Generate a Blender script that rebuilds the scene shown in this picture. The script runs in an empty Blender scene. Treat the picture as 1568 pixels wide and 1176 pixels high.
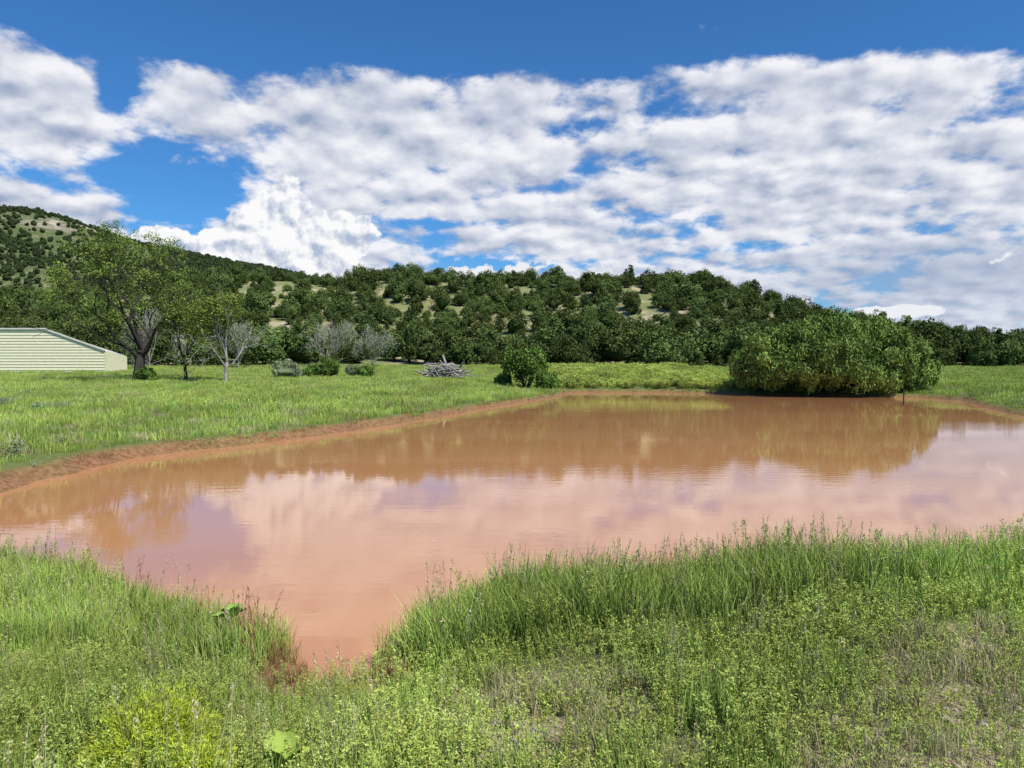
import bpy, math
import numpy as np
from mathutils import Vector

scene = bpy.context.scene
RNG = np.random.default_rng(7)

# ------------------------------------------------------------------ helpers
def link(o, parent=None):
    scene.collection.objects.link(o)
    if parent is not None:
        o.parent = parent
    return o

def np_mesh(name, V, quads=None, tris=None, tint=None, qm=None, tm=None, mats=(), smooth=False, extra=None):
    V = np.asarray(V, dtype=np.float32)
    quads = np.zeros((0, 4), int) if quads is None else np.asarray(quads, int)
    tris = np.zeros((0, 3), int) if tris is None else np.asarray(tris, int)
    me = bpy.data.meshes.new(name)
    me.vertices.add(len(V))
    me.vertices.foreach_set("co", V.ravel())
    loops = np.concatenate([quads.ravel(), tris.ravel()]).astype(np.int32)
    me.loops.add(len(loops))
    me.loops.foreach_set("vertex_index", loops)
    nq, nt = len(quads), len(tris)
    me.polygons.add(nq + nt)
    starts = np.concatenate([np.arange(nq) * 4, nq * 4 + np.arange(nt) * 3]).astype(np.int32)
    me.polygons.foreach_set("loop_start", starts)
    mi = np.zeros(nq + nt, np.int32)
    if qm is not None and nq: mi[:nq] = qm
    if tm is not None and nt: mi[nq:] = tm
    for m in mats: me.materials.append(m)
    me.polygons.foreach_set("material_index", mi)
    me.polygons.foreach_set("use_smooth", np.full(nq + nt, smooth, dtype=bool))
    me.update(calc_edges=True)
    if tint is not None:
        a = me.attributes.new("tint", 'FLOAT', 'POINT')
        a.data.foreach_set("value", np.asarray(tint, np.float32))
    if extra:
        for k, arr in extra.items():
            a = me.attributes.new(k, 'FLOAT', 'POINT')
            a.data.foreach_set("value", np.asarray(arr, np.float32))
    me.validate()
    return me

class Geo:
    """accumulates quads and tris"""
    def __init__(s): s.V=[]; s.Q=[]; s.T=[]; s.t=[]; s.qm=[]; s.tm=[]; s.n=0
    def add(s, V, Q=None, T=None, tint=0.5, mat=0):
        V = np.asarray(V, float); s.V.append(V)
        s.t.append(np.broadcast_to(np.asarray(tint, float), (len(V),)))
        if Q is not None and len(Q): s.Q.append(np.asarray(Q)+s.n); s.qm.append(np.full(len(Q), mat))
        if T is not None and len(T): s.T.append(np.asarray(T)+s.n); s.tm.append(np.full(len(T), mat))
        s.n += len(V)
    def mesh(s, name, mats, smooth=False):
        c = lambda L, w: np.concatenate(L) if L else np.zeros((0, w), int)
        return np_mesh(name, np.concatenate(s.V), c(s.Q,4), c(s.T,3), np.concatenate(s.t),
                       np.concatenate(s.qm) if s.qm else None, np.concatenate(s.tm) if s.tm else None, mats, smooth)

def norm(a): return a / np.maximum(np.linalg.norm(a, axis=-1, keepdims=True), 1e-9)

def leaves(g, C, N, ll, lw, rng, tint, mat=0, jitter=0.6, bias=None):
    n = len(C)
    nn = norm(N + rng.normal(0, jitter, (n, 3)))
    r = rng.normal(0, 1, (n, 3))
    if bias is not None: r = r*0.5 + bias
    t = norm(np.cross(nn, np.cross(r, nn)) + 1e-6)
    b = np.cross(nn, t)
    L = (ll * rng.uniform(.6, 1.3, n))[:, None]; W = (lw * rng.uniform(.6, 1.3, n))[:, None]
    V = np.stack([C - t*L*.5, C + b*W*.5, C + t*L*.5, C - b*W*.5], 1).reshape(-1, 3)
    Q = np.arange(n*4).reshape(n, 4)
    g.add(V, Q=Q, tint=np.repeat(tint, 4), mat=mat)

def blades(g, base, h, lean, w, rng, tint, mat=0):
    n = len(base)
    a = rng.uniform(0, 2*np.pi, n)
    side = np.stack([np.cos(a), np.sin(a), 0*a], 1)
    la = rng.uniform(0, 2*np.pi, n)
    ld = np.stack([np.cos(la), np.sin(la), 0*la], 1) * (lean*h)[:, None]
    up = np.array([0, 0, 1.])
    mid = base + ld*.35 + up*(h*.6)[:, None]
    top = base + ld + up*(h*(1-.25*lean))[:, None]
    W = w[:, None]
    V = np.stack([base-side*W*.5, base+side*W*.5, mid+side*W*.4, mid-side*W*.4, top], 1).reshape(-1, 3)
    i = np.arange(n)[:, None]*5
    Q = i + np.array([[0, 1, 2, 3]]); T = i + np.array([[3, 2, 4]])
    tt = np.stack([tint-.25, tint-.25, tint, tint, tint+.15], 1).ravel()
    g.add(V, Q=Q, T=T, tint=tt, mat=mat)

def tubes(g, P0, P1, R0, R1, mat=0, sides=5):
    P0, P1 = np.asarray(P0), np.asarray(P1); R0, R1 = np.asarray(R0), np.asarray(R1)
    d = norm(P1-P0)
    ref = np.where(np.abs(d[:, 2:3]) > .9, np.array([[1., 0, 0]]), np.array([[0, 0, 1.]]))
    u = norm(np.cross(d, ref)); v = np.cross(d, u)
    ang = np.arange(sides)*2*np.pi/sides
    ring = u[:, None, :]*np.cos(ang)[None, :, None] + v[:, None, :]*np.sin(ang)[None, :, None]
    A = P0[:, None, :]+ring*R0[:, None, None]; B = P1[:, None, :]+ring*R1[:, None, None]
    V = np.concatenate([A, B], 1).reshape(-1, 3)
    n = len(P0); k = np.arange(sides); k2 = (k+1) % sides
    q = np.stack([k, k2, k2+sides, k+sides], 1)
    Q = (np.arange(n)[:, None, None]*2*sides + q[None]).reshape(-1, 4)
    g.add(V, Q=Q, tint=.5, mat=mat)

# lattice value noise
def vnoise(x, y, seed=0):
    xi = np.floor(x).astype(np.int64); yi = np.floor(y).astype(np.int64)
    xf = x-xi; yf = y-yi
    xf = xf*xf*(3-2*xf); yf = yf*yf*(3-2*yf)
    def h(a, b):
        n = (a*374761393 + b*668265263 + seed*1442695041) & 0xffffffff
        n = ((n ^ (n >> 13))*1274126177) & 0xffffffff
        return ((n ^ (n >> 16)) & 0xffff)/65535.
    return (h(xi, yi)*(1-xf)+h(xi+1, yi)*xf)*(1-yf)+(h(xi, yi+1)*(1-xf)+h(xi+1, yi+1)*xf)*yf
def fbm(x, y, seed=0, o=4):
    s = 0; a = .5
    for i in range(o):
        s = s+a*vnoise(x*2**i, y*2**i, seed+i); a *= .5
    return s
def smooth(t):
    t = np.clip(t, 0, 1); return t*t*(3-2*t)

# ------------------------------------------------------------------ terrain shape (metres, water level z=0)
POND = np.array([(4,53),(3.1,46.6),(-.74,35.1),(-3.35,26.5),(-5.25,21.1),(-6.6,18.6),(-7.9,16.3),(-8.1,14.4),
 (-8.0,12.5),(-7.9,11.2),(-8.4,10.0),(-8.0,8.8),(-6.6,7.9),(-5.2,7.35),(-4.2,6.9),(-3.2,6.25),(-2.5,5.75),(-2.0,5.5),
 (-1.66,5.2),(-1.42,4.9),(-1.2,4.6),(-1.0,4.58),(-.88,4.85),(-.78,5.2),(-.64,5.6),(-.41,5.9),(.09,6.0),(.62,5.95),(1.18,6.15),
 (1.86,6.5),(3.08,6.7),(4.86,6.9),(9,8.5),(14,11),(19,15),(20.5,21),(19.6,28.5),(22,35),(24.5,40.5),(24.5,44.5),
 (21,46.5),(16.5,49),(13,51.8),(10,53)], float)

def pond_sd(x, y):
    shp = x.shape; x = x.ravel(); y = y.ravel()
    best = np.full(x.shape, 1e9); inside = np.zeros(x.shape, bool)
    n = len(POND)
    for i in range(n):
        ax, ay = POND[i]; bx, by = POND[(i+1) % n]
        dx, dy = bx-ax, by-ay
        t = np.clip(((x-ax)*dx+(y-ay)*dy)/(dx*dx+dy*dy), 0, 1)
        best = np.minimum(best, (x-ax-t*dx)**2+(y-ay-t*dy)**2)
        c = (ay > y) != (by > y)
        with np.errstate(divide='ignore', invalid='ignore'):
            xc = (bx-ax)*(y-ay)/(by-ay+1e-12)+ax
        inside ^= c & (x < xc)
    d = np.sqrt(best)
    return np.where(inside, -d, d).reshape(shp)

def sdist(x, y):
    sd = pond_sd(x, y)
    amp = np.clip(y/30, .10, .6)
    return sd + amp*(fbm(x*1.1, y*1.1, 3, 3)-.45)*.9

RX = [-400,-200,-110,-96,-68,-54,-40,-25,-10,2,16,30,41.5,50,58,72,86,110,160,300]
RZ = [6,10,14,15.2,18.8,19.6,18.6,19.2,18.2,19.8,18.2,17.4,17.0,14.6,12.2,9.2,6.4,4.4,2.8,2]
MX = [-900,-600,-450,-378,-349,-330,-306,-281,-257,-214,-175,-137,-40,60,200]
MZ = [90,112,118,114,112,107,97,90,85,76,69,60,32,8,0]
def H(x, y, sd=None):
    x = np.asarray(x, float); y = np.asarray(y, float)
    if sd is None: sd = sdist(x, y)
    T = np.interp(y, [8,20,35,50,60,70,90,200], [.34,.42,.52,.70,.88,1.3,1.9,2.0])
    far = .22*smooth(sd/.5) + (T-.22)*smooth(sd/8)
    near = .03+.22*smooth(sd/1.8)+.10*smooth((x+.6)/.8)*smooth(sd/.6)*smooth((y-4.2)/1)
    k = smooth((y-7.5)/3.5)
    h = near*(1-k)+far*k
    h = h + .05*(fbm(x*.6, y*.6, 11, 3)-.45)*smooth(sd/1.5)*2 + .02*(vnoise(x*3, y*3, 5)-.5)*smooth(sd)
    h = np.where(sd < 0, -.5*smooth(-sd/1.5)-.02, h)
    hz = np.interp(x, RX, RZ)
    S = smooth((y-88)/72)*.75+np.clip((y-88)/72, 0, 1)*.25
    hill = (hz-T)*S*(1-smooth((y-178)/90))
    hill += (fbm(x*.03, y*.03, 21, 3)-.45)*9*smooth((y-95)/35)*(1-smooth((y-140)/30))*np.clip(hz/20, 0, 1)
    hill += (fbm(x*.07, y*.05, 23, 2)-.37)*3.5*smooth((y-125)/25)*(1-smooth((y-185)/20))*np.clip(hz/20, 0, 1)
    mz = np.interp(x, MX, MZ)
    M = mz*(smooth((y-230)/320)*.6+np.clip((y-230)/320, 0, 1)*.4)*(1-.5*smooth((y-600)/500))
    M += (fbm(x*.012, y*.012, 31, 4)-.47)*40*smooth((y-260)/120)*np.clip(mz/80, 0, 1)*(1-smooth((y-440)/90))
    M = M*(1-smooth((y-1200)/600))
    D = 92*smooth((y-1500)/1000)*(.85+.3*fbm(x*.0012, y*.0012, 41, 3))*(1-smooth((y-3200)/900))
    return h+np.maximum(hill, 0)+np.maximum(M, 0)+D

def Hs(x, y): return float(H(np.array([x]), np.array([y]))[0])

def cat(*a): return np.unique(np.round(np.concatenate(a), 4))
gx = cat(np.arange(-8.5,8.5,.12), np.arange(-34,34,.28), np.arange(-200,200,2.2), np.arange(-620,620,8),
         np.geomspace(620,6000,22), -np.geomspace(620,6000,22))
gy = cat(np.arange(1,10,.11), np.arange(10,60,.28), np.arange(60,200,1.5), np.arange(200,640,6),
         np.geomspace(640,6500,34), 1-np.geomspace(.3,5000,26))
X, Y = np.meshgrid(gx, gy)
SD = sdist(X, Y); Z = H(X, Y, SD)
nx, ny = len(gx), len(gy)
idx = np.arange(nx*ny).reshape(ny, nx)
Q = np.stack([idx[:-1,:-1], idx[:-1,1:], idx[1:,1:], idx[1:,:-1]], -1).reshape(-1, 4)
def bankw(x, y): return np.where((x < 1), .55-.13*smooth((y-22)/15), .36)*np.where(y < 8, .5, 1)
bw = bankw(X, Y)
bank = (1-smooth((SD-.45*bw)/(.7*bw))) * (.85+.5*(fbm(X*.9, Y*.9, 51, 2)-.3))
def bare_f(x, y):
    b = smooth((x-(.6+(y-3)*.6))/1.1)*(1-smooth((y-4.4)/.8))
    b = b*(.05+1.25*fbm(x*2.2, y*2.2, 61, 3))
    b2 = smooth((vnoise(x*.8, y*.8, 67)-.66)/.2)*(1-smooth((y-5.0)/1))*.5
    return np.clip(np.maximum(b, b2), 0, 1)
BARE = bare_f(X, Y)
HILL = smooth((Y-80)/14)
rock = smooth((Z-92)/6)*smooth((Y-460)/40)*smooth((X+335)/12)*(1-smooth((X+285)/20))*(Y < 700)*smooth((fbm(X*.03, Y*.03, 77, 3)-.30)/.1)

# ------------------------------------------------------------------ materials
def newmat(name):
    m = bpy.data.materials.new(name); m.use_nodes = True
    nt = m.node_tree; nt.nodes.clear()
    return m, nt

class NB:
    def __init__(s, nt): s.nt = nt; s.n = nt.nodes; s.l = nt.links
    def put(s, sock, v):
        if v is None: return
        if isinstance(v, bpy.types.NodeSocket): s.l.new(v, sock)
        else:
            if isinstance(v, (tuple, list)) and len(v) == 3 and sock.type == 'RGBA': v = (*v, 1)
            sock.default_value = v
    def m(s, op, a, b=None, c=None, clamp=False):
        n = s.n.new('ShaderNodeMath'); n.operation = op; n.use_clamp = clamp
        s.put(n.inputs[0], a); s.put(n.inputs[1], b); s.put(n.inputs[2], c)
        return n.outputs[0]
    def add(s, *a):
        r = a[0]
        for b in a[1:]: r = s.m('ADD', r, b)
        return r
    def mul(s, a, b): return s.m('MULTIPLY', a, b)
    def sub(s, a, b): return s.m('SUBTRACT', a, b)
    def ss(s, v, lo, hi, t0=0., t1=1.):
        n = s.n.new('ShaderNodeMapRange'); n.interpolation_type = 'SMOOTHSTEP'
        s.put(n.inputs[0], v); s.put(n.inputs[1], lo); s.put(n.inputs[2], hi)
        n.inputs[3].default_value = t0; n.inputs[4].default_value = t1
        return n.outputs[0]
    def mix(s, f, a, b, bt='MIX'):
        n = s.n.new('ShaderNodeMix'); n.data_type = 'RGBA'; n.blend_type = bt
        s.put(n.inputs[0], f); s.put(n.inputs[6], a); s.put(n.inputs[7], b)
        return n.outputs[2]
    def noise(s, vec, scale, detail=4, rough=.5, dist=0., dim='3D'):
        n = s.n.new('ShaderNodeTexNoise'); n.noise_dimensions = dim; s.put(n.inputs['Vector'], vec)
        n.inputs['Scale'].default_value = scale; n.inputs['Detail'].default_value = detail
        n.inputs['Roughness'].default_value = rough; n.inputs['Distortion'].default_value = dist
        return n.outputs[0]
    def attr(s, name):
        n = s.n.new('ShaderNodeAttribute'); n.attribute_name = name; return n.outputs['Fac']
    def vec(s, x, y, z=0.):
        n = s.n.new('ShaderNodeCombineXYZ'); s.put(n.inputs[0], x); s.put(n.inputs[1], y); s.put(n.inputs[2], z)
        return n.outputs[0]
    def vmul(s, v, k):
        n = s.n.new('ShaderNodeVectorMath'); n.operation = 'MULTIPLY'; s.put(n.inputs[0], v); n.inputs[1].default_value = k
        return n.outputs[0]
    def vadd(s, v, k):
        n = s.n.new('ShaderNodeVectorMath'); n.operation = 'ADD'; s.put(n.inputs[0], v); s.put(n.inputs[1], k)
        return n.outputs[0]

def foliage(name, dark, light, transl=0., rv=.25, big=True):
    m, nt = newmat(name); b = NB(nt)
    t = b.attr("tint")
    oi = b.n.new('ShaderNodeObjectInfo')
    f = b.m('ADD', t, b.mul(b.sub(oi.outputs['Random'], .5), rv), clamp=True)
    col = b.mix(f, dark, light)
    hs = b.n.new('ShaderNodeHueSaturation'); b.put(hs.inputs['Color'], col)
    if big:
        geo = b.n.new('ShaderNodeNewGeometry')
        b.put(hs.inputs['Value'], b.ss(b.noise(geo.outputs['Position'], .35, 1, dim='2D'), .3, .7, .80, 1.18))
    b.put(hs.inputs['Hue'], b.ss(oi.outputs['Random'], 0, 1, .486, .514))
    p = b.n.new('ShaderNodeBsdfDiffuse'); b.put(p.inputs['Color'], hs.outputs[0]); sh = p.outputs[0]
    if transl:
        tr = b.n.new('ShaderNodeBsdfTranslucent'); b.put(tr.inputs[0], hs.outputs[0])
        mx = b.n.new('ShaderNodeMixShader'); mx.inputs[0].default_value = transl
        b.l.new(sh, mx.inputs[1]); b.l.new(tr.outputs[0], mx.inputs[2]); sh = mx.outputs[0]
    o = b.n.new('ShaderNodeOutputMaterial'); b.l.new(sh, o.inputs[0])
    return m

def simple(name, c1, c2, scale=8, rough=.8, bump=.3, stretch=(1,1,1)):
    m, nt = newmat(name); b = NB(nt)
    tc = b.n.new('ShaderNodeTexCoord')
    v = b.vmul(tc.outputs['Object'], stretch)
    n = b.noise(v, scale, 6, .6)
    p = b.n.new('ShaderNodeBsdfPrincipled'); b.put(p.inputs['Base Color'], b.mix(b.ss(n, .35, .65), c1, c2))
    p.inputs['Roughness'].default_value = rough
    bp = b.n.new('ShaderNodeBump'); bp.inputs['Strength'].default_value = bump; bp.inputs['Distance'].default_value = .03
    b.put(bp.inputs['Height'], n); b.l.new(bp.outputs[0], p.inputs['Normal'])
    o = b.n.new('ShaderNodeOutputMaterial'); b.l.new(p.outputs[0], o.inputs[0])
    return m

M_GRASS = foliage("grass_blades", (.12,.195,.034), (.42,.56,.12))
M_GRASSY = foliage("meadow_blades", (.22,.29,.05), (.52,.62,.15))
M_WEED = foliage("weed_leaves", (.19,.26,.045), (.58,.65,.16))
M_DRY = foliage("dry_stalks", (.19,.085,.042), (.42,.23,.12))
M_TAN = foliage("tan_grass", (.32,.29,.13), (.62,.56,.31))
M_JUN = foliage("juniper_foliage", (.030,.048,.014), (.170,.222,.062), 0, .55)
M_MTJ = foliage("mountain_foliage", (.038,.058,.022), (.10,.13,.052), 0, .4)
M_SHRUB = foliage("willow_foliage", (.045,.09,.018), (.29,.42,.10))
M_ELM = foliage("elm_foliage", (.07,.115,.02), (.34,.44,.10), .15)
M_DKB = foliage("dark_bush_foliage", (.045,.09,.018), (.22,.35,.07))
M_SAGE = foliage("sage_foliage", (.16,.20,.10), (.36,.42,.24))
M_RABBIT = foliage("rabbitbrush_foliage", (.26,.38,.03), (.64,.76,.09), .2)
M_BARK = simple("bark", (.022,.017,.013), (.06,.048,.036), 6, .9, .8, (1,1,.25))
M_GREY = simple("weathered_wood", (.24,.20,.17), (.50,.45,.39), 5, .9, .5, (1,1,.3))

# ground
def ground_material():
    m, nt = newmat("ground_soil_grass"); b = NB(nt)
    geo = b.n.new('ShaderNodeNewGeometry'); P = geo.outputs['Position']
    n1 = b.noise(P, .5, 4, .6); n2 = b.noise(P, 9, 4, .7); n3 = b.noise(P, 45, 3, .6); nh = b.noise(P, .14, 5, .7)
    green = b.mix(b.ss(n2, .35, .65), (.08,.095,.028), (.21,.25,.065))
    green = b.mix(b.ss(n1, .3, .7), green, (.16,.18,.055))
    soil = b.mix(b.ss(n3, .35, .65), (.28,.20,.12), (.54,.42,.29))
    mud = b.mix(b.ss(n2, .3, .7), (.17,.075,.035), (.36,.18,.09))
    hs = b.mix(b.ss(b.noise(P, .6, 5, .7), .35, .65), (.32,.27,.15), (.52,.44,.29))
    hs = b.mix(b.ss(b.noise(P, .05, 3), .57, .66), hs, (.48,.30,.20))
    hg = b.mix(b.ss(n2, .3, .7), (.14,.165,.055), (.28,.29,.12))
    hill = b.mix(b.ss(nh, .48, .63), hg, hs)
    c = b.mix(b.attr("hill"), green, hill)
    mtn = b.mix(b.ss(nh, .48, .70), (.095,.125,.045), (.26,.23,.12))
    c = b.mix(b.attr("mtn"), c, mtn)
    c = b.mix(b.attr("bare"), c, soil)
    c = b.mix(b.m('MULTIPLY', b.attr("bank"), 1.0, clamp=True), c, mud)
    rk = b.mix(b.ss(b.noise(b.vmul(P, (1,1,3)), .12, 5, .7), .4, .6), (.18,.15,.10), (.46,.39,.30))
    c = b.mix(b.attr("rock"), c, rk)
    c = b.mix(b.attr("distant"), c, (.16,.20,.26))  # aerial haze painted into the ground colour of the far hills
    p = b.n.new('ShaderNodeBsdfPrincipled'); b.put(p.inputs['Base Color'], c)
    p.inputs['Roughness'].default_value = .95; p.inputs['Specular IOR Level'].default_value = .15
    bp = b.n.new('ShaderNodeBump'); bp.inputs['Strength'].default_value = .7; bp.inputs['Distance'].default_value = .03
    b.put(bp.inputs['Height'], b.add(n2, b.mul(n3, .5))); b.l.new(bp.outputs[0], p.inputs['Normal'])
    o = b.n.new('ShaderNodeOutputMaterial'); b.l.new(p.outputs[0], o.inputs[0])
    return m
V = np.stack([X, Y, Z], -1).reshape(-1, 3)
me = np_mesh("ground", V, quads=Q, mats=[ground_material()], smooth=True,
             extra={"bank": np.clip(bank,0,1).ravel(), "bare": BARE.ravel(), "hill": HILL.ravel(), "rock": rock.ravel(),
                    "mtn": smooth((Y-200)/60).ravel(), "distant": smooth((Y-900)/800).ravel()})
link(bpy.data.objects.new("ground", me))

# water
def water_material():
    m, nt = newmat("muddy_water"); b = NB(nt)
    geo = b.n.new('ShaderNodeNewGeometry'); P = geo.outputs['Position']
    big = b.noise(b.vmul(P, (.12,.3,1)), 1, 3)
    col = b.mix(b.ss(big, .3, .7), (.525,.235,.095), (.575,.268,.118))
    p = b.n.new('ShaderNodeBsdfPrincipled'); b.put(p.inputs['Base Color'], col)
    p.inputs['Roughness'].default_value = .015; p.inputs['IOR'].default_value = 1.42
    w1 = b.noise(b.vmul(P, (1.6,6,1)), 1, 3, .55)
    w2 = b.noise(b.vmul(P, (9,20,1)), 1, 2, .5)
    patch = b.ss(b.noise(b.vmul(P, (.08,.22,1)), 1, 2), .38, .62, .3, 1.3)
    hgt = b.mul(b.add(w1, b.mul(w2, .25)), patch)
    bp = b.n.new('ShaderNodeBump'); bp.inputs['Strength'].default_value = 1; bp.inputs['Distance'].default_value = .0015
    b.put(bp.inputs['Height'], hgt); b.l.new(bp.outputs[0], p.inputs['Normal'])
    o = b.n.new('ShaderNodeOutputMaterial'); b.l.new(p.outputs[0], o.inputs[0])
    return m
wx = np.linspace(-13, 30, 20); wy = np.linspace(3.8, 57, 24)
WX, WY = np.meshgrid(wx, wy); ii = np.arange(WX.size).reshape(WX.shape)
WQ = np.stack([ii[:-1,:-1], ii[:-1,1:], ii[1:,1:], ii[1:,:-1]], -1).reshape(-1, 4)
link(bpy.data.objects.new("pond_water", np_mesh("pond_water", np.stack([WX, WY, 0*WX], -1).reshape(-1, 3), quads=WQ, mats=[water_material()])))

# ------------------------------------------------------------------ instancing
def proto_coll(name, meshes):
    c = bpy.data.collections.new(name)
    for i, me in enumerate(meshes):
        o = bpy.data.objects.new(f"{name}_{i:02d}", me); c.objects.link(o)
    return c

def scatter(name, P, scl, idx, coll, rng, tilt=.06):
    n = len(P)
    me = bpy.data.meshes.new(name); me.vertices.add(n)
    me.vertices.foreach_set("co", np.asarray(P, np.float32).ravel())
    a = me.attributes.new("scl", 'FLOAT_VECTOR', 'POINT')
    scl = np.asarray(scl, float)
    if scl.ndim == 1: scl = np.repeat(scl[:, None], 3, 1)
    a.data.foreach_set("vector", scl.astype(np.float32).ravel())
    rot = np.stack([rng.normal(0, tilt, n), rng.normal(0, tilt, n), rng.uniform(0, 6.283, n)], 1)
    a = me.attributes.new("rotv", 'FLOAT_VECTOR', 'POINT'); a.data.foreach_set("vector", rot.astype(np.float32).ravel())
    a = me.attributes.new("vid", 'INT', 'POINT'); a.data.foreach_set("value", np.asarray(idx, np.int32))
    o = link(bpy.data.objects.new(name, me))
    ng = bpy.data.node_groups.new(name+"_gn", 'GeometryNodeTree')
    ng.interface.new_socket("Geometry", in_out='INPUT', socket_type='NodeSocketGeometry')
    ng.interface.new_socket("Geometry", in_out='OUTPUT', socket_type='NodeSocketGeometry')
    N, L = ng.nodes, ng.links
    gi = N.new('NodeGroupInput'); go = N.new('NodeGroupOutput')
    ip = N.new('GeometryNodeInstanceOnPoints'); ci = N.new('GeometryNodeCollectionInfo')
    ci.inputs['Collection'].default_value = coll
    ci.inputs['Separate Children'].default_value = True; ci.inputs['Reset Children'].default_value = True
    def na(nm, t):
        k = N.new('GeometryNodeInputNamedAttribute'); k.data_type = t; k.inputs['Name'].default_value = nm
        return [s for s in k.outputs if s.enabled and s.name == 'Attribute'][0]
    er = N.new('FunctionNodeEulerToRotation')
    L.new(na("rotv", 'FLOAT_VECTOR'), er.inputs[0]); L.new(er.outputs[0], ip.inputs['Rotation'])
    L.new(na("scl", 'FLOAT_VECTOR'), ip.inputs['Scale'])
    L.new(na("vid", 'INT'), ip.inputs['Instance Index'])
    ip.inputs['Pick Instance'].default_value = True
    L.new(gi.outputs[0], ip.inputs['Points']); L.new(ci.outputs[0], ip.inputs['Instance']); L.new(ip.outputs[0], go.inputs[0])
    md = o.modifiers.new("scatter", 'NODES'); md.node_group = ng
    return o

# ------------------------------------------------------------------ bushes
def bush(name, seed, rx, ry, h, nblob, lpb, ll, lw, mats, rb=.3, taper=.3, core=.72, bias=None, zc=.42, jitter=.6, stems=0, kr=(.52,.84)):
    rng = np.random.default_rng(seed); g = Geo()
    d = norm(rng.normal(0, 1, (nblob*3, 3))); d = d[d[:, 2] > -.55][:nblob]
    k = rng.uniform(kr[0], kr[1], len(d))[:, None]
    c = d*k*np.array([rx, ry, h*(1-zc)]) ; c[:, 2] = c[:, 2]*np.where(c[:, 2] < 0, zc/(1-zc)*1.1, 1)+h*zc
    tp = 1-taper*np.clip(c[:, 2]/h, 0, 1); c[:, 0] *= tp; c[:, 1] *= tp
    br = rb*min(rx, h*.6)*rng.uniform(.6, 1.3, len(d))
    bt = rng.uniform(-.25, .25, len(d))
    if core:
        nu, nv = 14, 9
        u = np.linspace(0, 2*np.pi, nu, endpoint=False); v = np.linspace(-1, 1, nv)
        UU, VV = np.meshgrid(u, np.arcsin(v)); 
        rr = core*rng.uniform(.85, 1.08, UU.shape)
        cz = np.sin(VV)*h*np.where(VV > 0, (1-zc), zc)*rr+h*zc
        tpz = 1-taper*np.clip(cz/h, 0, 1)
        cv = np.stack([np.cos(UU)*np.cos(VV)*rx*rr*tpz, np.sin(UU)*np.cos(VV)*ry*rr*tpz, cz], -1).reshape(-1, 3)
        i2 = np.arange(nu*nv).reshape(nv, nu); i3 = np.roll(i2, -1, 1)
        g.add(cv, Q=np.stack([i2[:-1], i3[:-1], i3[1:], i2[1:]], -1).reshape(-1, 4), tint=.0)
    bi = np.repeat(np.arange(len(d)), lpb); n = len(bi)
    nn = norm(rng.normal(0, 1, (n, 3))+d[bi]*.6+np.array([0, 0, .15]))
    C = c[bi]+nn*(br[bi]*rng.uniform(.4, 1.25, n)**.7)[:, None]
    ok = C[:, 2] > .02
    leaves(g, C[ok], nn[ok], ll, lw, rng, np.clip(.5+bt[bi][ok]+rng.normal(0, .18, ok.sum()), 0, 1), jitter=jitter, bias=bias)
    if stems:
        a = rng.uniform(0, 6.28, stems); j = rng.integers(0, len(d), stems)
        P0 = np.stack([np.cos(a)*rx*.12, np.sin(a)*ry*.12, 0*a-.1], 1)
        tubes(g, P0, c[j], np.full(stems, .02*h), np.full(stems, .006*h), mat=1, sides=4)
    return g.mesh(name, mats)

# ------------------------------------------------------------------ branching trees
def skeleton(seed, levels, L0, nch, spread, up, lf=.68, wig=.18, trunk_h=1., fork=4):
    rng = np.random.default_rng(seed)
    S = []; tips = []
    def br(p, d, L, r, lv):
        ns = 3 if lv else 4
        q = p.copy(); rr = r; nodes = []
        for i in range(ns):
            d = norm(d+rng.normal(0, wig, 3)+np.array([0, 0, up*.12]))
            q2 = q+d*L/ns; r2 = rr*(.86 if lv else .92)
            S.append((q, q2, rr, r2)); q = q2; rr = r2
            nodes.append((q.copy(), d.copy(), rr))
        if lv >= levels:
            tips.append(q); tips.append(nodes[1][0]); return
        if lv >= 2: tips.append(q)
        ph = rng.uniform(0, 6.28)
        for i in range(nch):
            nd = nodes[-1] if i < 2 else nodes[rng.integers(0, ns)]
            a = ph+i*2*np.pi/nch+rng.normal(0, .35)
            ref = np.array([1., 0, 0]) if abs(nd[1][2]) > .8 else np.array([0, 0, 1.])
            u = norm(np.cross(nd[1], ref)); v = np.cross(nd[1], u)
            sp = spread*rng.uniform(.6, 1.25)
            dd = norm(nd[1]*math.cos(sp)+(u*math.cos(a)+v*math.sin(a))*math.sin(sp)+np.array([0, 0, up*.15]))
            br(nd[0], dd, L*lf*rng.uniform(.75, 1.2), nd[2]*.62, lv+1)
    q = np.zeros(3); d = np.array([.05, 0, 1.]); rr = 1.3
    trunk = []
    for i in range(4):
        d = norm(d+rng.normal(0, .08, 3)); q2 = q+d*trunk_h/4; r2 = rr*(.8 if i == 0 else .93)
        S.append((q, q2, rr, r2)); q, rr = q2, r2; trunk.append(q)
    ph = rng.uniform(0, 6.28)
    for i in range(fork):
        a = ph+i*2*np.pi/fork+rng.normal(0, .3); sp = spread*(1.7 if i % 2 else .7)*rng.uniform(.8, 1.2)
        dd = norm(np.array([math.cos(a)*math.sin(sp), math.sin(a)*math.sin(sp), math.cos(sp)]))
        br(trunk[-1 if i % 2 == 0 else -2], dd, L0*rng.uniform(.85, 1.15), rr*(.62 if i % 2 == 0 else .48), 1)
    return S, np.array(tips)

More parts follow.
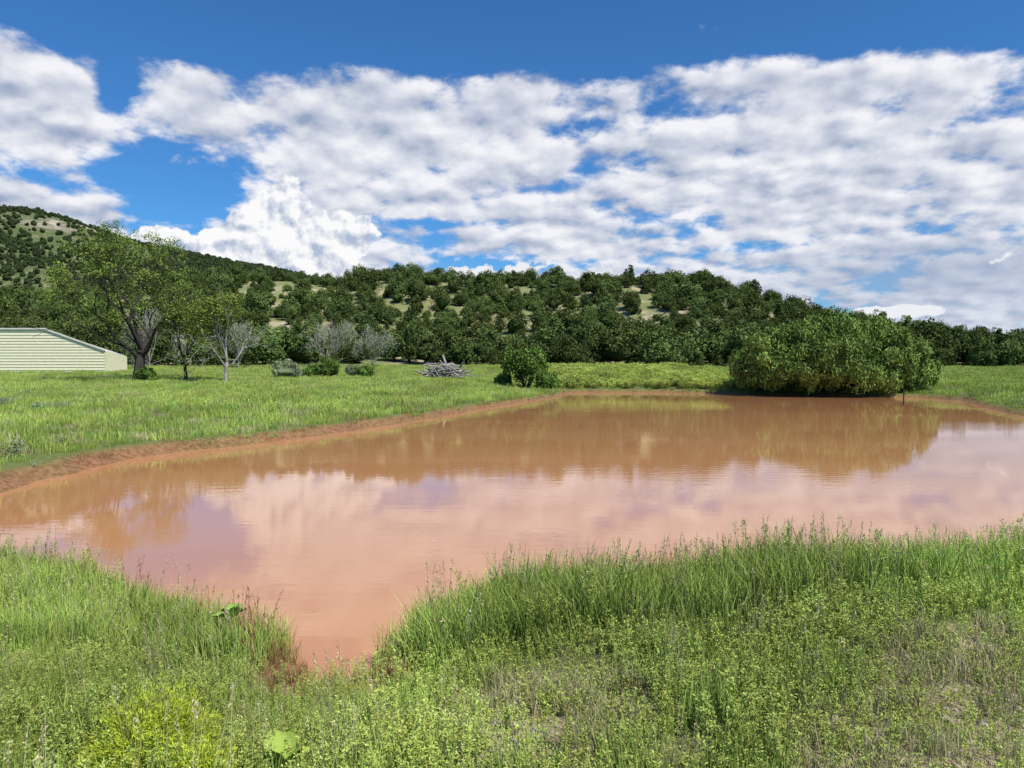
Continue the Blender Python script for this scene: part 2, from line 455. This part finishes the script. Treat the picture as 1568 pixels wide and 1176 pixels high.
def tree_mesh(name, seed, height, width, trunk_r, levels, nch, mats, nleaf, lsig, ll, lw, keep=1., spread=.65, up=.4,
              lf=.68, trunk_h=1., L0=1., fork=4, wig=.18, minz=0.):
    S, tips = skeleton(seed, levels, L0, nch, spread, up, lf, wig, trunk_h, fork)
    rng = np.random.default_rng(seed+100)
    P0 = np.array([s[0] for s in S]); P1 = np.array([s[1] for s in S]); R0 = np.array([s[2] for s in S]); R1 = np.array([s[3] for s in S])
    zt = np.percentile(P1[:, 2], 99.7); xr = np.percentile(np.abs(P1[:, :2]), 97)
    sc = np.array([width*.5/xr, width*.5/xr, height/zt])
    P0 = P0*sc; P1 = P1*sc; tips = tips*sc
    g = Geo(); tubes(g, P0, P1, np.maximum(R0*trunk_r, .015), np.maximum(R1*trunk_r, .011), mat=1)
    if nleaf:
        # whole limbs can be bare, others leafy
        cl = fbm(tips[:, 0]*.55+tips[:, 1]*.3, tips[:, 2]*.6+tips[:, 1]*.2, seed, 2)
        t = tips[(rng.random(len(tips)) < keep*np.where(cl > .38, 1.3, .2)) & (tips[:, 2] > minz)]
        n = len(t)*nleaf; ti = np.repeat(np.arange(len(t)), nleaf)
        off = rng.normal(0, lsig, (n, 3))*np.array([1, 1, .75])
        C = t[ti]+off
        bt = rng.uniform(-.2, .2, len(t))
        leaves(g, C, norm(off+np.array([0, 0, .3])), ll, lw, rng, np.clip(.5+bt[ti]+rng.normal(0, .15, n), 0, 1), mat=0)
    return g.mesh(name, mats)

def place(name, me, x, y, rz=0., s=1., dz=-.05):
    o = bpy.data.objects.new(name, me); o.location = (x, y, Hs(x, y)+dz); o.rotation_euler = (0, 0, rz); o.scale = (s, s, s)
    return link(o)

# big elm on the left
place("elm_tree", tree_mesh("elm_tree", 12, 11.2, 10.6, .38, 5, 3, [M_ELM, M_BARK], 36, .22, .17, .09, keep=.55,
      spread=.62, up=.25, trunk_h=1.6, L0=2.2, fork=6, lf=.74, minz=2.0), -26.6, 53, rz=.4)
place("small_elm_tree", tree_mesh("small_elm_tree", 22, 5.6, 4.6, .13, 4, 3, [M_ELM, M_BARK], 34, .26, .16, .09, keep=.7,
      spread=.6, up=.3, trunk_h=1.0, L0=1.3, fork=5), -23.4, 53.5, rz=1)
place("small_elm_tree", tree_mesh("small_elm_tree", 33, 6.2, 5.0, .14, 4, 3, [M_ELM, M_GREY], 36, .25, .17, .09, keep=.75,
      spread=.55, up=.3, trunk_h=.9, L0=1.3, fork=5), -20.2, 52.5, rz=2)
# bare grey shrubs
for i, (x, y, h, w) in enumerate([(-20.4,82,5.2,5.5),(-15.6,83,4.6,4),(-38,78,7,6.5),(-29,79,5.5,5)]):
    place("bare_shrub", tree_mesh("bare_shrub", 40+i, h, w, .08, 5, 3, [M_SAGE, M_GREY], 8, .22, .14, .07, keep=.35,
          spread=.5, up=.5, trunk_h=.35, L0=1.2, fork=6, lf=.72), x, y, rz=i)

# willow thicket at the far shore
w = bush("willow_shrub", 5, 7.0, 4.6, 5.15, 420, 240, .30, .085, [M_SHRUB, M_BARK], rb=.20, taper=.12, core=.66,
         bias=np.array([0, 0, .8]), zc=.34, jitter=.9, stems=40, kr=(.58, .95))
place("willow_shrub", w, 21.0, 48.6, dz=-.30)

# small leafy tree + bush by the far corner
tm = bush("small_leafy_tree", 71, 1.75, 1.6, 3.1, 44, 90, .20, .12, [M_DKB, M_BARK], rb=.26, taper=.15, core=.45, zc=.55, stems=14, jitter=.8)
place("small_leafy_tree", tm, .9, 50)
place("round_bush", bush("round_bush", 72, 1.1, .9, 1.4, 26, 100, .16, .09, [M_DKB, M_BARK], rb=.3, taper=.1, stems=6), 2.4, 49.6)
place("round_bush", bush("round_bush", 75, .9, .9, 1.0, 20, 100, .16, .09, [M_DKB, M_BARK], rb=.3, taper=.1, stems=6), -.6, 51.5)
for i, (x, y, rx, h, m) in enumerate([(-17.6,58,1.5,1.6,M_SAGE),(-16.2,60,1.2,1.2,M_DKB),(-14.8,60,1.3,1.7,M_DKB),(-11.6,59,1.0,1.3,M_DKB),(-25.6,52.2,.9,1.2,M_DKB),
        (-13.1,62,.9,1.1,M_SAGE)]):
    place("field_bush", bush("field_bush", 80+i, rx, rx*.9, h, 24, 90, .15, .08, [m, M_BARK], rb=.32, taper=.15, stems=6), x, y)

# ------------------------------------------------------------------ junipers
jun = [bush(f"juniper_{i}", 200+i, [1.7,2.1,1.5,2.3,1.9,2.0,1.3,2.4][i], [1.8,1.7,1.5,1.9,2.2,1.7,1.4,2.0][i], [3.6,3.0,4.1,2.8,3.4,3.8,3.1,3.3][i],
            [24,28,22,26,28,30,18,32][i], 62, .26, .15, [M_JUN, M_BARK], rb=[.34,.36,.32,.38,.32,.36,.34,.32][i],
            taper=[.15,.25,.5,.1,.4,.25,.35,.15][i], core=.64, zc=[.38,.42,.34,.42,.38,.42,.36,.42][i], bias=np.array([0,0,.6]), stems=4) for i in range(8)]
JC = proto_coll("juniper", jun)
n0 = 14000
x, y = RNG.uniform(-190, 200, n0), RNG.uniform(80, 186, n0)
nz = fbm(x*.085, y*.085, 91, 3); hz = np.interp(x, RX, RZ)
edge = 85+9*(vnoise(x*.06, x*0, 93)-.5)+ np.where(x > 40, -2, 0)
s = np.exp(RNG.normal(-.30, .33, n0)); s = np.clip(s, .28, 1.4)*np.where(y < edge+9, 1.14, .88)
s = np.where(x > 90, s*.85, s)
ok = (y > edge) & (np.abs(x) < .78*y+12) & (RNG.random(n0) < np.where((nz > .51) & (y > edge+7) & (hz > 6), .22, .95))
cellpts = {}; keep = np.zeros(n0, bool)
for i in np.argsort(-s*RNG.uniform(.5, 1, n0)):
    if not ok[i]: continue
    cx_, cy_ = int(x[i]//3.5), int(y[i]//3.5); good = True
    for a_ in (-1, 0, 1):
        for b_ in (-1, 0, 1):
            for j in cellpts.get((cx_+a_, cy_+b_), ()):
                if (x[i]-x[j])**2+(y[i]-y[j])**2 < (1.30*(s[i]+s[j]))**2*(.60 if y[i] < edge[i]+9 else 1.): good = False
    if good: keep[i] = True; cellpts.setdefault((cx_, cy_), []).append(i)
x, y, s = x[keep], y[keep], s[keep]
scl = np.stack([s*RNG.uniform(.85,1.25,len(s)), s*RNG.uniform(.85,1.25,len(s)), s*RNG.uniform(.75,1.2,len(s))], 1)
scatter("juniper_forest", np.stack([x, y, H(x, y)-.15], 1), scl, RNG.integers(0, 8, len(x)), JC, RNG)

mj = [bush(f"mtn_juniper_{i}", 300+i, 2.0, 2.0, 3.9, 12, 16, .9, .6, [M_MTJ, M_BARK], rb=.4, taper=.3, core=.8) for i in range(3)]
MC = proto_coll("mountain_juniper", mj)
n0 = 21000
x, y = RNG.uniform(-560, 40, n0), RNG.uniform(225, 610, n0)
nz = fbm(x*.018, y*.018, 95, 3); hh = H(x, y)
pr = np.clip(.85+(hh-95)*.03*(x < -340)-(nz-.45)*1.8, .3, 1)
rk = smooth((hh-92)/6)*smooth((y-460)/40)*smooth((x+335)/12)*(1-smooth((x+285)/20))
keep = (RNG.random(len(x)) < pr*(1-.7*rk)) & (x > -.78*y-15) & (hh > 4)
x, y, hh = x[keep], y[keep], hh[keep]
scatter("mountain_trees", np.stack([x, y, hh-.2], 1), RNG.uniform(.4, 1.0, len(x)), RNG.integers(0, 3, len(x)), MC, RNG)

# ------------------------------------------------------------------ grass prototypes
def tuft(name, seed, n, r, h0, h1, w, mat, lean=.45, t0=.5):
    rng = np.random.default_rng(seed); g = Geo()
    a = rng.uniform(0, 6.283, n); rr = r*np.sqrt(rng.random(n))
    base = np.stack([np.cos(a)*rr, np.sin(a)*rr, -.02+0*a], 1)
    blades(g, base, rng.uniform(h0, h1, n), rng.uniform(.05, lean, n), w*rng.uniform(.7, 1.3, n), rng, np.clip(rng.normal(t0, .24, n), 0, 1))
    return g.mesh(name, [mat])
def weed(name, seed, ns, r, h0, h1, nl, ll, lw, mat, flower=None):
    rng = np.random.default_rng(seed); g = Geo()
    a = rng.uniform(0, 6.283, ns); rr = r*np.sqrt(rng.random(ns))
    base = np.stack([np.cos(a)*rr, np.sin(a)*rr, -.02+0*a], 1)
    h = rng.uniform(h0, h1, ns)
    tip = base+np.stack([np.cos(a)*h*.35*rng.random(ns), np.sin(a)*h*.35*rng.random(ns), h], 1)
    tubes(g, base, tip, np.full(ns, .0018), np.full(ns, .0008), sides=3)
    si = np.repeat(np.arange(ns), nl); n = len(si); f = rng.uniform(.15, 1.0, n)**.8
    aa = rng.uniform(0, 6.283, n); out = np.stack([np.cos(aa), np.sin(aa), .7+0*aa], 1)
    C = base[si]+(tip-base)[si]*f[:, None]+out*(ll*rng.uniform(.3, 1.6, n))[:, None]*(1.5-f)[:, None]
    leaves(g, C, norm(np.stack([-np.cos(aa)*.5, -np.sin(aa)*.5, 1+0*aa], 1)), ll, lw, rng, np.clip(.20+.5*f+rng.normal(0, .15, n), 0, 1), jitter=.6, bias=out*1.2)
    return g.mesh(name, [mat])
def stalk(name, seed, n, r, h0, h1, mat, headl=.08):
    rng = np.random.default_rng(seed); g = Geo()
    a = rng.uniform(0, 6.283, n); rr = r*np.sqrt(rng.random(n))
    base = np.stack([np.cos(a)*rr, np.sin(a)*rr, -.02+0*a], 1); h = rng.uniform(h0, h1, n)
    tip = base+np.stack([rng.normal(0, .12, n)*h, rng.normal(0, .12, n)*h, h], 1)
    tubes(g, base, tip, np.full(n, .0016), np.full(n, .0009), sides=3)
    si = np.repeat(np.arange(n), 16); m = len(si); f = rng.uniform(1-headl/h[si], 1.0)
    C = base[si]+(tip-base)[si]*f[:, None]+rng.normal(0, .005, (m, 3))
    leaves(g, C, rng.normal(0, 1, (m, 3)), .014, .005, rng, np.clip(rng.normal(.6, .2, m), 0, 1), bias=np.array([0, 0, 2.]))
    return g.mesh(name, [mat])

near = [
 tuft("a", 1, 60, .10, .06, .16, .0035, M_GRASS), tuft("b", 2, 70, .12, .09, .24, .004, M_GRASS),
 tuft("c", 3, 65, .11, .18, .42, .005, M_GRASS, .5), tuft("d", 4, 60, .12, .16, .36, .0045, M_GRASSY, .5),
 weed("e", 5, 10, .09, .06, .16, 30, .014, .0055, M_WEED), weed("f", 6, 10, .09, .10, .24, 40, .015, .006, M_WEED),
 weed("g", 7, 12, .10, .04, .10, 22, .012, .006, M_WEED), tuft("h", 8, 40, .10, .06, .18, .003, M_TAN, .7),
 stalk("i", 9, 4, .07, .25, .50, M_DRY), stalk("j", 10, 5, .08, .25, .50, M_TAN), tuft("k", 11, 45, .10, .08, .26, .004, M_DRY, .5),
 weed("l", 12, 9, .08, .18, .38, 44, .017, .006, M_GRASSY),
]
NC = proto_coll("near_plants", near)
n = 24500
y = 1.2+RNG.random(n)**.75*10.3; x = RNG.uniform(-1, 1, n)*(.74*y+1.6)
sd = sdist(x, y); br = bare_f(x, y)
nz = fbm(x*.9, y*.9, 101, 3); nz2 = fbm(x*.5+9, y*.5, 103, 3); r = RNG.random(n)
keep = (sd > .02) & (y < 9.3) & (RNG.random(n) > br*.80) & ~((y > 7.6) & (x < -7.6)) & (RNG.random(n) > .2*((y < 4.2)))
shore = (sd < 1.3) & (y > 4.7)
weedy = (nz2+RNG.normal(0, .07, n)-.06*(y < 4.4)) > .41
vid = np.where(shore, np.choose((r*10).astype(int), [2,2,3,3,1,2,3,11,1,3]), np.where(weedy, np.choose((r*10).astype(int), [4,5,5,4,6,1,7,5,4,0]),
               np.choose((r*10).astype(int), [0,1,0,3,1,7,1,0,5,1])))
vid = np.where(RNG.random(n) < np.where(shore, .07, .025), 9, vid)
edge_dry = (sd < .35) & (RNG.random(n) < .14+.5*((x < -1.3) & (x > -3.4))); vid = np.where(edge_dry, np.where(RNG.random(n) < .7, 10, 8), vid)
vid = np.where((br > .3) & (sd > 1.0), np.choose((RNG.random(n)*5).astype(int), [6,7,6,4,7]), vid)
sc = RNG.uniform(.65, 1.25, n)*(.62+.85*nz)
sc = np.where((sd < .3) & (vid < 4), sc*.85, sc)
tipz = 1-smooth((np.hypot((x+1.2)/.62, (y-4.2)/.9)-.55)/.5)
vid = np.where((tipz > .3) & (vid < 4), np.where(r < .5, 0, 1), vid)
sc = sc*(1-.42*tipz)
sc = np.where((x > -.8) & (x < 8) & shore, sc*1.15, sc)
x, y, sd, vid, sc = x[keep], y[keep], sd[keep], vid[keep], sc[keep]
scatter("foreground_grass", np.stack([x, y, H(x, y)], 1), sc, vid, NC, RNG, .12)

field = [
 tuft("a", 51, 60, .30, .10, .26, .013, M_GRASSY, .5), tuft("b", 52, 60, .30, .16, .34, .014, M_GRASSY, .5),
 tuft("c", 53, 60, .28, .14, .30, .013, M_GRASS, .5), weed("d", 54, 16, .28, .15, .35, 22, .05, .02, M_GRASSY),
 tuft("e", 55, 45, .25, .10, .26, .012, M_DRY, .6), weed("f", 56, 20, .3, .35, .65, 34, .08, .04, M_WEED),
 weed("g", 57, 10, .2, .15, .35, 20, .07, .025, M_SAGE), tuft("h", 58, 50, .3, .15, .3, .012, M_TAN, .5)]
FC = proto_coll("field_plants", field)
n = 42000
y = 8.5+(RNG.random(n)**.62)*80; x = RNG.uniform(-1, 1, n)*(.74*y+3)
sd = sdist(x, y); bw = bankw(x, y)
keep = (sd > .40*bw) & ((y > 9.3) | (x < -7.6)) & ~((sd < .8*bw) & (RNG.random(n) < .25))
keep &= ~((x < -37) & (y > 69) & (y < 76))
x, y, sd, bw = x[keep], y[keep], sd[keep], bw[keep]; n = len(x)
nz = fbm(x*.15, y*.3, 111, 3); r = RNG.random(n)
vid = np.where(nz+RNG.normal(0, .05, n) > .5, np.choose((r*8).astype(int), [0,1,0,3,1,2,7,0]), np.choose((r*8).astype(int), [2,1,2,0,1,2,7,2]))
vid = np.where((x > 3) & (y > 45) & (y < 75) & (x < 17) & (sd > .9) & (r < .75), 5, vid)
vid = np.where((sd < 1.0*bw), np.where(RNG.random(n) < .65, 4, 2), vid)
sagep = (x < -.6*y) & (y < 34) & (vnoise(x*.35, y*.35, 121) > .66) & (r < .3); vid = np.where(sagep, 6, vid)
sc = RNG.uniform(.65, 1.25, n)*(.7+.6*nz)*np.where(sd < .8, .65, 1)*np.where((x > 8) & (y < 40), .8, 1)
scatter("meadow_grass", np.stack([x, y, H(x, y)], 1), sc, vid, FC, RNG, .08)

# pebbles on the bare earth
peb = []
M_PEB = simple("pebble_stone", (.28,.21,.15), (.58,.48,.37), 20)
import bmesh
for i in range(3):
    bm = bmesh.new(); bmesh.ops.create_icosphere(bm, subdivisions=2, radius=.5)
    rg = np.random.default_rng(i)
    for v in bm.verts: v.co *= rg.uniform(.75, 1.15); v.co.z *= .55
    me = bpy.data.meshes.new("peb"); bm.to_mesh(me); bm.free(); me.materials.append(M_PEB); peb.append(me)
PC = proto_coll("pebbles", peb)
n = 7000
y = RNG.uniform(1.8, 5.5, n); x = RNG.uniform(-1, 1, n)*(.74*y+1)
k = (bare_f(x, y) > .3) & (sdist(x, y) > .5); x, y = x[k], y[k]
scatter("gravel", np.stack([x, y, H(x, y)+.002], 1), RNG.uniform(.008, .035, len(x))*(1+RNG.random(len(x))**8), RNG.integers(0, 3, len(x)), PC, RNG, .3)

# rabbitbrush bottom-left & broad-leaved plant
def rabbit(name, seed, ns, r, h, mat):
    rng = np.random.default_rng(seed); g = Geo()
    a = rng.uniform(0, 6.283, ns); el = np.arcsin(rng.uniform(.25, 1, ns))
    tip = np.stack([np.cos(a)*np.cos(el)*r, np.sin(a)*np.cos(el)*r, np.sin(el)*h], 1)*rng.uniform(.65, 1.1, ns)[:, None]
    base = tip*np.array([.15, .15, 0])
    tubes(g, base, tip, np.full(ns, .003), np.full(ns, .0012), sides=3)
    nl = 70; si = np.repeat(np.arange(ns), nl); n = len(si); f = rng.uniform(.4, 1.03, n)
    C = base[si]+(tip-base)[si]*f[:, None]+rng.normal(0, .012, (n, 3))
    d = norm((tip-base))[si]
    leaves(g, C, rng.normal(0, 1, (n, 3)), .026, .0045, rng, np.clip((f-.4)*1.5+rng.normal(0, .15, n), 0, 1), bias=d*2.5)
    return g.mesh(name, [mat])
place("rabbitbrush", rabbit("rabbitbrush", 1, 240, .31, .40, M_RABBIT), -1.60, 3.3)
place("rabbitbrush", rabbit("rabbitbrush", 2, 110, .18, .26, M_RABBIT), -1.30, 3.05)

def broadleaf(name, seed, n, L, mat):
    rng = np.random.default_rng(seed); g = Geo()
    for i in range(n):
        a = rng.uniform(0, 6.28); e = rng.uniform(.5, 1.2); k = 7
        t = np.linspace(0, 1, k); l = L*rng.uniform(.7, 1.2)
        rad = l*t*math.cos(e); z = l*(t*math.sin(e)-.35*t*t); wd = l*.22*np.sin(np.pi*np.clip(t, .04, .98))**.8
        u = np.array([math.cos(a), math.sin(a), 0]); s_ = np.array([-math.sin(a), math.cos(a), 0])
        c = rad[:, None]*u+z[:, None]*np.array([0, 0, 1.])
        V = np.stack([c-s_*wd[:, None]+np.array([0, 0, .02]), c, c+s_*wd[:, None]+np.array([0, 0, .02])], 1).reshape(-1, 3)
        q = [];
        for j in range(k-1): q += [[j*3, j*3+1, j*3+4, j*3+3], [j*3+1, j*3+2, j*3+5, j*3+4]]
        g.add(V, Q=np.array(q), tint=rng.uniform(.3, .9))
    return g.mesh(name, [mat], smooth=True)
M_BROAD = foliage("broad_leaf", (.18,.30,.05), (.40,.55,.12))
place("broadleaf_plant", broadleaf("broadleaf_plant", 1, 16, .15, M_BROAD), -1.95, 5.15, dz=.18)
place("broadleaf_plant", broadleaf("broadleaf_plant", 2, 9, .20, M_BROAD), -1.0, 3.2, dz=0.02)

# ------------------------------------------------------------------ metal shed
M_SID = simple("cream_metal_siding", (.80,.74,.46), (.86,.80,.54), 3, .5, .05)
M_ROOF = simple("pale_metal_roof", (.66,.64,.52), (.76,.74,.62), 3, .5, .05)
shed = link(bpy.data.objects.new("metal_shed", None)); zb = 1.2
shed.location = (0, 0, zb)
yf, yb, xl, xe = 70., 74., -62., -38.2
def xr(z): return xe if z <= 2.1 else xe-(z-2.1)*(5.6/2.0)
g = Geo(); nb = 15; top = 4.1
for i in range(nb):
    z0, z1 = i*top/nb-.1*(i == 0), (i+1)*top/nb
    g.add([(xl, yf-.05, z0), (xr(z0), yf-.05, z0), (xr(z1), yf, z1), (xl, yf, z1),
           (xl, yf, z1), (xr(z1), yf, z1), (xr(z1), yf-.05, z1), (xl, yf-.05, z1)], Q=[[0, 1, 2, 3], [4, 5, 6, 7]])
g.add([(xe, yf, 0), (xe, yb, 0), (xe, yb, 1.6), (xe, yf, 2.1)], Q=[[0, 1, 2, 3]])
g.add([(xl, yb, 0), (xe, yb, 0), (xe, yb, 1.6), (xr(top), yb, 3.2), (xl, yb, 3.2)], Q=[[0, 1, 2, 3]], T=[[0, 3, 4]])
g.add([(xl, yf, 0), (xl, yb, 0), (xl, yb, 3.2), (xl, yf, top)], Q=[[0, 1, 2, 3]])
link(bpy.data.objects.new("siding", g.mesh("siding", [M_SID])), shed)
g = Geo()
g.add([(xl, yf-.1, top+.02), (xr(top), yf-.1, top+.02), (xr(top), yb, 3.22), (xl, yb, 3.22)], Q=[[0, 1, 2, 3]])
g.add([(xr(top), yf-.1, top+.02), (xe, yf-.1, 2.12), (xe, yb, 1.62), (xr(top), yb, 3.22)], Q=[[0, 1, 2, 3]])
link(bpy.data.objects.new("roof", g.mesh("roof", [M_ROOF])), shed)
g = Geo()
for (x0, z0, x1, z1) in [(xl, top, xr(top), top), (xr(top), top, xe, 2.1)]:
    V = [(x0, yf-.16, z0-.02), (x1, yf-.16, z1-.02), (x1, yf-.16, z1+.12), (x0, yf-.16, z0+.12)]; V += [(a, yf-.06, c) for a, _, c in V]
    g.add(V, Q=[[0,1,2,3],[7,6,5,4],[0,4,5,1],[3,2,6,7]])
link(bpy.data.objects.new("trim", g.mesh("trim", [M_ROOF])), shed)

# ------------------------------------------------------------------ wood pile
rg = np.random.default_rng(3); g = Geo(); P0=[]; P1=[]; R=[]
for i in range(75):
    cx = rg.normal(0, .8); cy = rg.normal(0, .6); hz_ = max(.12, 1.35*math.exp(-(cx/1.2)**2)*rg.random())
    a = rg.normal(0, .5)+(math.pi if rg.random() < .5 else 0); e = rg.normal(0, .35); l = rg.uniform(.4, 1.1)
    d = np.array([math.cos(a)*math.cos(e), math.sin(a)*math.cos(e), math.sin(e)])
    c = np.array([cx, cy, hz_]); m_ = c+rg.normal(0, .05, 3); rr = rg.uniform(.03, .10)
    P0 += [c-d*l, m_]; P1 += [m_, c+d*l]; R += [rr, rr*.8]
P0 += [np.array([.5, 0, .2]), np.array([.9,0,.2])]; P1 += [np.array([-.1, 0, 1.85]), np.array([1.7, .1, .85])]; R += [.11, .09]
R = np.array(R); tubes(g, np.array(P0), np.array(P1), R, R*.75, sides=7)
place("wood_pile", g.mesh("wood_pile", [M_GREY]), -5.3, 58, dz=.05)
# marker post in the water
g = Geo(); tubes(g, np.array([[0,0,-.8],[0,0,.68]]), np.array([[0,0,.68],[0,0,.78]]), np.array([.03,.05]), np.array([.03,.045]), sides=8)
o = link(bpy.data.objects.new("metal_post", g.mesh("metal_post", [M_BARK]))); o.location = (19.2, 36.5, 0)

# ------------------------------------------------------------------ world
SUN_AZ, SUN_EL = math.radians(134), math.radians(55)
world = bpy.data.worlds.new("World"); scene.world = world; world.use_nodes = True
world.cycles.sampling_method = 'NONE'
nt = world.node_tree; nt.nodes.clear(); b = NB(nt)
sky = b.n.new('ShaderNodeTexSky'); sky.sky_type = 'NISHITA'; sky.sun_disc = False
sky.sun_elevation = SUN_EL; sky.sun_rotation = SUN_AZ; sky.air_density = 1.0; sky.dust_density = .4; sky.ozone_density = 2.5
tc = b.n.new('ShaderNodeTexCoord'); D = tc.outputs['Generated']
sp = b.n.new('ShaderNodeSeparateXYZ'); b.l.new(D, sp.inputs[0]); dx, dy, dz = sp.outputs
hyp = b.m('SQRT', b.add(b.mul(dx, dx), b.mul(dy, dy), 1e-6))
az = b.mul(b.m('ARCTAN2', dx, dy), 57.2958)
t = b.m('DIVIDE', dz, hyp)
zc = b.add(b.m('MAXIMUM', dz, 0.), .30)
PV = b.vec(b.m('DIVIDE', dx, zc), b.m('DIVIDE', dy, zc), 0.)
PV = b.vadd(PV, (5.3, 2.7, 0.))
def gauss(a0, t0, sa, st):
    e1 = b.m('DIVIDE', b.sub(az, a0), sa); e2 = b.m('DIVIDE', b.sub(t, t0), st)
    return b.m('EXPONENT', b.mul(b.add(b.mul(e1, e1), b.mul(e2, e2)), -1.))
n_fine = b.noise(PV, 8.0, 8, .58, dim='2D')          # ragged edges
n_mid = b.noise(PV, 8.0, 4, .45, dim='2D')           # puffs
n_off = b.noise(b.vadd(PV, (.012, -.038, .0)), 8.0, 4, .45, dim='2D')
n_big = b.noise(PV, 2.6, 3, .5, dim='2D')
top_edge = b.sub(.408, b.mul(b.mul(az, az), .000035))
cov = b.ss(b.sub(t, top_edge), -.045, .03, .29, -.46)
for (a0, t0, sa, st, w_) in [(-24.0,.225,5.5,.045,-.72),(-28.0,.33,1.5,.06,-.40),(12.6,.186,3.2,.012,-.30),(4.5,.305,5,.020,-.22),(17.8,.148,4.5,.009,-.35),
        (-6.7,.188,4.5,.008,-.3),(-20.3,.385,2.6,.022,-.28),(26,.325,3,.02,-.18),(0,.132,10,.010,-.35),(-33.5,.29,3.5,.07,.20),(-34,.155,3,.03,.20),(-33,.215,2.6,.014,-.3),
        (-13,.33,7,.05,.08),(22,.22,12,.06,.08),(-30,.435,6,.030,.40),(-19,.43,3,.02,.22),(33,.42,5,.02,.30),(-2,.455,2.5,.010,.34),(14,.43,2.5,.010,.32),(30,.455,4,.012,.26),(-12,.25,5,.02,-.12),(22,.30,5,.012,-.12)]:
    cov = b.add(cov, b.mul(gauss(a0, t0, sa, st), w_))
dens = b.add(cov, b.mul(b.sub(n_fine, .5), 1.15), b.mul(b.sub(n_big, .5), .95))
alpha = b.m('MULTIPLY', b.ss(dens, -.07, .26), .98)
lit = b.add(.64, b.mul(b.sub(n_mid, n_off), 2.3), b.mul(b.sub(n_fine, n_mid), .7), b.mul(b.ss(dens, .2, .7), -.32), b.mul(b.sub(n_big, .5), .9))
litc = b.m('ADD', lit, .0, clamp=True)
ccol = b.mix(litc, (.32,.39,.55), (.92,.92,.96))
low = b.ss(t, .05, .17, 1., 0.)
ccol = b.mix(b.mul(low, .40), ccol, (.46,.54,.70))
# cumulus tower behind the left hill
A2 = b.vec(b.mul(az, .0175), t, 0.)
c_n = b.noise(A2, 30, 6, .52, dim='2D'); c_o = b.noise(b.vadd(A2, (.005, .008, 0)), 30, 4, .5, dim='2D')
cu = None
for (a0, t0, sa, st, w_) in [(-17.2,.190,2.5,.050,1.),(-13.4,.16,3.4,.045,1.),(-20.5,.145,2.8,.045,.95),(-25,.14,3.,.035,.85),(-18,.12,6,.045,1.)]:
    gg = b.mul(gauss(a0, t0, sa, st), w_); cu = gg if cu is None else b.m('MAXIMUM', cu, gg)
cud = b.add(cu, b.mul(b.sub(c_n, .5), .8))
cua = b.ss(cud, .42, .50)
cul = b.add(.62, b.mul(b.sub(c_n, c_o), 4.0), b.mul(b.ss(t, .10, .22), .20), b.mul(b.ss(cud, .4, .8), .08))
cucol = b.mix(b.m('ADD', cul, 0., clamp=True), (.42,.50,.66), (.97,.97,.98))
# horizon puffs
hp = b.add(b.mul(gauss(0, .118, 9, .022), .85), b.mul(gauss(27, .062, 3.6, .010), .95), b.mul(gauss(34, .125, 2.5, .016), .4))
hpd = b.add(hp, b.mul(b.sub(b.noise(b.vmul(A2, (1,1.6,1)), 34, 6, .55, dim='2D'), .5), 1.5))
hpa = b.ss(hpd, .48, .66)
skyc = b.mix(1., sky.outputs[0], (.38,.85,1.30), 'MULTIPLY')
scale = 10.
def up(c):
    n = b.n.new('ShaderNodeVectorMath'); n.operation = 'SCALE'; b.put(n.inputs[0], c); n.inputs['Scale'].default_value = scale
    return n.outputs[0]
haze = b.mul(b.ss(t, 0., .16, 1, 0), .25)
base = b.mix(haze, skyc, (5.0,6.2,8.0))
grey = b.mul(gauss(30, .11, 9, .035), .6)
c1 = b.mix(alpha, base, up(ccol))
c1 = b.mix(grey, c1, (3.2,4.1,5.8))
c1 = b.mix(hpa, c1, (8.4,8.6,9.0))
c1 = b.mix(cua, c1, up(cucol))
bg = b.n.new('ShaderNodeBackground'); b.l.new(c1, bg.inputs[0]); bg.inputs[1].default_value = .1
wo = b.n.new('ShaderNodeOutputWorld'); b.l.new(bg.outputs[0], wo.inputs[0])

sl = bpy.data.lights.new("sun", 'SUN'); sl.energy = 4.9; sl.angle = math.radians(.53); sl.color = (1., .96, .89)
so = link(bpy.data.objects.new("sun", sl))
sv = Vector((math.sin(SUN_AZ)*math.cos(SUN_EL), math.cos(SUN_AZ)*math.cos(SUN_EL), math.sin(SUN_EL)))
so.rotation_euler = sv.to_track_quat('Z', 'Y').to_euler()

cam = bpy.data.cameras.new("camera"); cam.sensor_width = 36; cam.lens = 26.2; cam.clip_start = .05; cam.clip_end = 20000
co = link(bpy.data.objects.new("camera", cam)); co.location = (0, 0, 2.0); co.rotation_euler = (math.radians(90-1.5), 0, 0)
scene.camera = co
scene.view_settings.view_transform = 'Standard'; scene.view_settings.look = 'None'; scene.view_settings.exposure = 0
